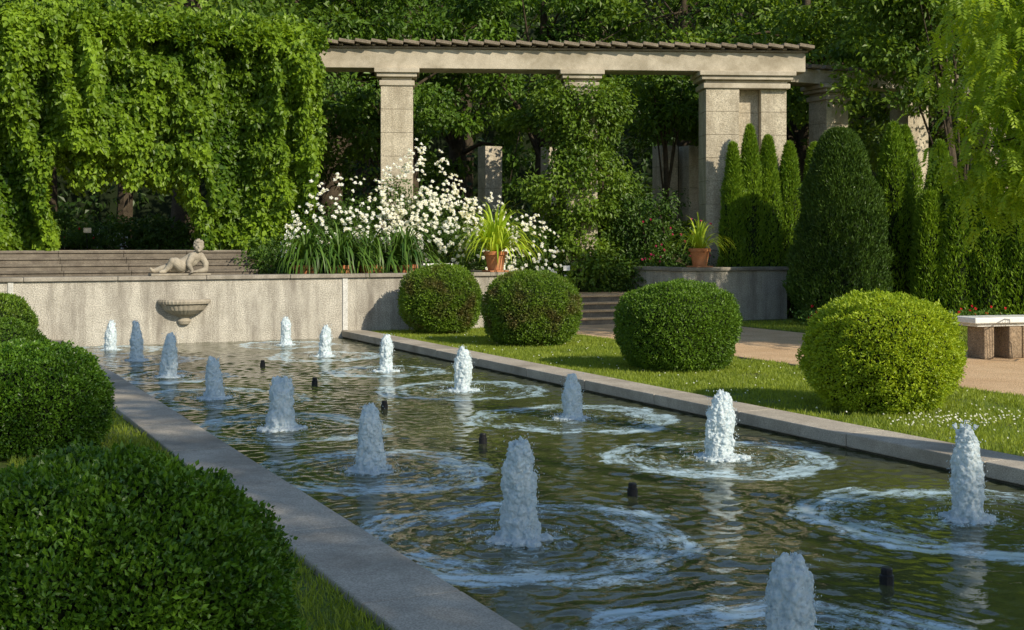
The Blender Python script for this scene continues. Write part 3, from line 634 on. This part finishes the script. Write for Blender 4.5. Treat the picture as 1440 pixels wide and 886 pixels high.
n=50000; side=rng.integers(0,4,n); z=rng.uniform(1.2,6.9,n); w=rng.uniform(3.7,5.6,n); uu=np.choose(side,[-5.35,-1.95,.60,-7.5])+.2*fb(np.stack([z,w],-1),1.5,12)+rng.uniform(-.12,.12,n)
uu=np.where((side==1),uu-.35*np.clip(z-2.8,0,2),uu)
kk=~(((side==0)|(side==1))&(z>4.5)); z=z[kk];w=w[kk];uu=uu[kk];n=len(z)
V,F=leaf_geo(np.stack([uu,w,z],1),rng.normal(size=(n,3))*.5+[0,-.2,-.8],rng.normal(size=(n,3))+[0,-.4,.4],.13*rng.uniform(.6,1.3,n),.10)
mesh_np('creeper_sides',V,F,M_ivy,iv,rnd=rng.random(n))
Ps=[]
for i in range(170):
    top_=rng.random()<.35
    if top_: uo=rng.uniform(-9,.6); z0=rng.uniform(6.9,7.2); sg=1; yb=rng.uniform(3.9,4.6)
    else: uo=rng.uniform(-5.1,-2.2); z0=4.25; sg=-1; yb=3.65+rng.uniform(0,1.5)
    l=rng.uniform(.2,1.15)*(0.5 if top_ else 1); m=int(l*70); Ps.append(np.stack([uo+rng.normal(size=m)*.08,yb+rng.normal(size=m)*.12,z0+sg*l*rng.random(m)],1))
P=np.concatenate(Ps); n=len(P)
V,F=leaf_geo(P,rng.normal(size=(n,3))*.4+[0,-.2,-.8],rng.normal(size=(n,3))*.5+[0,-.8,.5],.12,.09); mesh_np('creeper_tendrils',V,F,M_ivy,iv,rnd=rng.random(n))
boxes('creeper_dark_core',[(-7.2,-5.75,5.0,5.6,1.1,6.3),(-1.2,.0,5.0,5.6,1.1,6.3),(-12.9,.0,5.0,5.7,4.75,6.3),(-12.9,-11.9,5.0,5.6,1.1,4.7)],M_core,iv,0)  # solid dark boxes; their colour reads as deep shade through creeper gaps
# ------------------------------------------------------------------ locust tree, drooping pinnate sprays
lt=empty('honey_locust_tree',(10.6,-10.0,.1))
r=np.random.default_rng(77); nc=430
d=unit(r.normal(size=(nc,3))); C=np.array([.2,0,5.9])+d*(r.random(nc)**.4)[:,None]*np.array([3.0,3.0,3.4])
C=np.concatenate([C,np.stack([r.uniform(-2.4,-.2,90),r.uniform(-2.2,1.5,90),r.uniform(2.5,4.2,90)],1)])
Pl=[];Dl=[];Nl=[];rn=[]
for c in C:
    cv=r.random()
    for q in range(9):
        p=c+r.normal(size=3)*.30; th=r.uniform(0,6.28); hd=np.array([math.cos(th),math.sin(th),0]); L=r.uniform(.28,.5); m=9
        t=np.linspace(0.08,1,m)[:,None]; S_=p+hd*L*(t-.35*t*t)+np.array([0,0,-1])*L*(.25*t+.55*t*t)
        tg=unit(hd*(1-.7*t)+np.array([0,0,-1])*(.25+1.1*t)); sd=np.array([-hd[1],hd[0],0])
        for sg in (-1,1):
            Pl.append(S_);Dl.append(sd*sg*.9+tg*.5+np.array([0,0,-.15])+r.normal(size=(m,3))*.1);Nl.append(np.cross(tg,sd)*np.sign(np.cross(tg,sd)[:,2:3]+1e-6)+np.array([.1,-.7,0])+r.normal(size=(m,3))*.25); rn.append(.6*cv+.4*r.random(m))
Pl=np.concatenate(Pl);Dl=np.concatenate(Dl);Nl=np.concatenate(Nl);rn=np.concatenate(rn);n=len(Pl)
V,F=leaf_geo(Pl,Dl,Nl,.11*r.uniform(.8,1.2,n),.046,.1); mesh_np('pinnate_foliage',V,F,M_loc,lt,rnd=rn)
parts=[tube_q([(0,0,-.3),(.05,0,1.5),(-.1,.1,3.2),(0,0,7.5)],[.26,.2,.16,.04],12)]
for i in range(60):
    j=r.integers(len(C)); s=np.array([-.05,0,r.uniform(2.2,6.5)]); e_=C[j]; m=(s+e_)/2+np.array([0,0,.5]); parts.append(tube_q([s,m,e_],[.05,.03,.008],6))
V,F=merge(parts); mesh_np('trunk_and_limbs',V,F,M_bark,lt,smooth=True)
# ------------------------------------------------------------------ lawn blades
def blades(name,x0,x1,y0,y1,n,h,wd,z=.1):
    P=np.stack([rng.uniform(x0,x1,n),rng.uniform(y0,y1,n),np.full(n,z)],1)
    k=fb(P[:,:2],2.,8)>-.65+.6*rng.random(n)-.5; P=P[k]; n=len(P)
    V,F=leaf_geo(P,rng.normal(size=(n,3))*.45+[0,0,1],rng.normal(size=(n,3))+[0,-.5,0],h*rng.uniform(.5,1.4,n),wd,.05); return mesh_np(name,V,F,M_grass,None,rnd=rng.random(n))
blades('lawn_grass',.5,4.12,-20,-.05,170000,.055,.009)
blades('lawn_grass',-7.4,-6.09,-25,-13,45000,.06,.008)
blades('lawn_grass',-8,-6.09,-13,-.1,20000,.06,.012)
blades('lawn_grass',8.68,13,-16,-1,50000,.07,.014)
dz=empty('white_clover_flowers')
P=np.concatenate([np.stack([rng.uniform(.6,3.8,180),rng.uniform(-19,-2,180),rng.uniform(.13,.17,180)],1),np.stack([rng.normal(1.9,.5,150),rng.normal(-15.5,.25,150),rng.uniform(.13,.18,150)],1)])
flowers('clover',P,np.tile([0,-.3,1.],(len(P),1)),.013,M_petal,dz)
# ------------------------------------------------------------------ bench, chair, picket planter, labels
bn=empty('stone_bench',(8.35,-10.1,.1),math.radians(-8))
boxes('seat_slab',[(-1.05,1.1,-.30,.30,.585,.68)],M_white,bn,.015)
boxes('slab_apron',[(-.97,1.02,-.24,.24,.53,.583)],M_whiter,bn,.01)
boxes('supports',[(-.82,-.62,-.22,.22,0,.528),(-.35,-.1,-.24,.24,0,.528),(-.09,.16,-.24,.24,0,.528),(.17,.42,-.24,.24,0,.528),(.7,.9,-.22,.22,0,.528)],M_brown,bn,.025)
ch=empty('garden_chair',(8.02,-11.0,.1),math.radians(35))
parts=[]
for x in (-.22,.22):
    parts+= [tube([(x,-.22,0),(x,-.2,.44)],.011),tube([(x,.24,0),(x,.2,.44),(x*.95,.27,.85)],.011),tube([(x,-.2,.44),(x,.2,.44)],.011),tube([(x,.25,.64),(x*1.05,-.05,.66),(x,-.2,.44)],.009)]
for y in (-.2,.2): parts.append(tube([(-.22,y,.44),(.22,y,.44)],.011))
parts.append(tube([(-.21,.27,.85),(-.12,.28,.90),(.12,.28,.90),(.21,.27,.85)],.011))
for i in range(9):
    x=-.18+.045*i; parts.append(tube([(x,.205,.46),(x,.275,.88)],.005,6)); parts.append(tube([(x,-.2,.445),(x,.2,.445)],.006,6))
V,F=merge(parts); mesh_np('chair_frame',V,F,M_white,ch)
pk=empty('picket_planter',(2.25,.2,1.33))
lst=[]
for i in range(9):
    x=-.28+.07*i; lst.append((x-.024,x+.024,-.13,-.115,0,.2)); lst.append((x-.024,x+.024,.115,.13,0,.2))
lst+=[(-.31,.31,-.114,-.10,.05,.08),(-.31,.31,-.114,-.10,.13,.16),(-.31,.31,.10,.114,.05,.08),(-.31,-.295,-.1,.1,0.01,.17),(.295,.31,-.1,.1,.01,.17)]
boxes('pickets',lst,M_white,pk,.004)
def label(a_,b_,z,h):
    e=empty('plant_label',(a_,b_,z)); V,F=tube([(0,0,-.1),(0,0,h)],.008,6); mesh_np('stake',V,F,M_black,e)
    box('plate',-.09,.09,-.006,.006,-.06,.06,M_white,e,.003).location=(0,-.012,h); e.children[-1].rotation_euler=(math.radians(-20),0,0)
label(6.3,1.9,.74,.62); label(-4.2,7.0,1.78,.5)
wf=empty('white_garden_fence',(-3.0,12.6,1.78))
boxes('pickets',[(-.5+.13*i,-.43+.13*i,-.02,.02,0,.6) for i in range(9)]+[(-.5,.62,.021,.05,.12,.18),(-.5,.62,.021,.05,.42,.48)],M_white,wf,.004)
# ------------------------------------------------------------------ off-frame trees that shade the foreground
El=math.radians(32); sh=np.array([.36,-.933]); S=np.array([sh[0]*math.cos(El),sh[1]*math.cos(El),math.sin(El)])
def shade_tree(tu,tw,dist,rad,seed,nc=110,per=70,zr=2.2):
    h=dist*math.tan(El); bu=tu+sh[0]*dist; bw=tw+sh[1]*dist
    tree('linden_tree',(bu,bw,.1),h+zr,.28,(0,0,h),(rad,rad,zr),nc,per,.24,M_bg2,seed,crad=.8)
shade_tree(-6.2,-20.8,20,3.1,201,nc=95)
shade_tree(-1.9,-21.5,22,2.5,202,nc=80)
shade_tree(-5.1,-15.2,20,1.9,203,nc=50)
shade_tree(-4.9,-10.2,20,1.7,204,nc=40)
shade_tree(-4.7,-4.2,20,1.8,205,nc=40,zr=1.8)
# ------------------------------------------------------------------ light, sky, camera
w=bpy.data.worlds.new("World"); scene.world=w; w.use_nodes=True; t=w.node_tree
bgN=t.nodes['Background']; sky=t.nodes.new('ShaderNodeTexSky'); sky.sky_type='NISHITA'; sky.sun_disc=False
sky.sun_elevation=El; sky.sun_rotation=math.atan2(S[0],S[1]); sky.air_density=1.2; sky.dust_density=.4
t.links.new(sky.outputs[0],bgN.inputs[0]); bgN.inputs[1].default_value=.14
sl=bpy.data.lights.new('sun','SUN'); sl.energy=5.0; sl.angle=math.radians(.5); sl.color=(1,.89,.70)
so=link(bpy.data.objects.new('sun',sl)); so.rotation_euler=Vector(-S).to_track_quat('-Z','Y').to_euler()
cam=bpy.data.cameras.new('camera'); co=link(bpy.data.objects.new('camera',cam)); co.location=(-8.19,-25.46,2.0)
co.rotation_euler=(math.radians(90),0,math.radians(-25.46)); cam.sensor_width=36; cam.lens=44.75; cam.shift_y=-.0715; cam.clip_end=1500; cam.clip_start=.1
scene.camera=co
scene.view_settings.view_transform='Standard'; scene.view_settings.look='None'; scene.view_settings.exposure=0
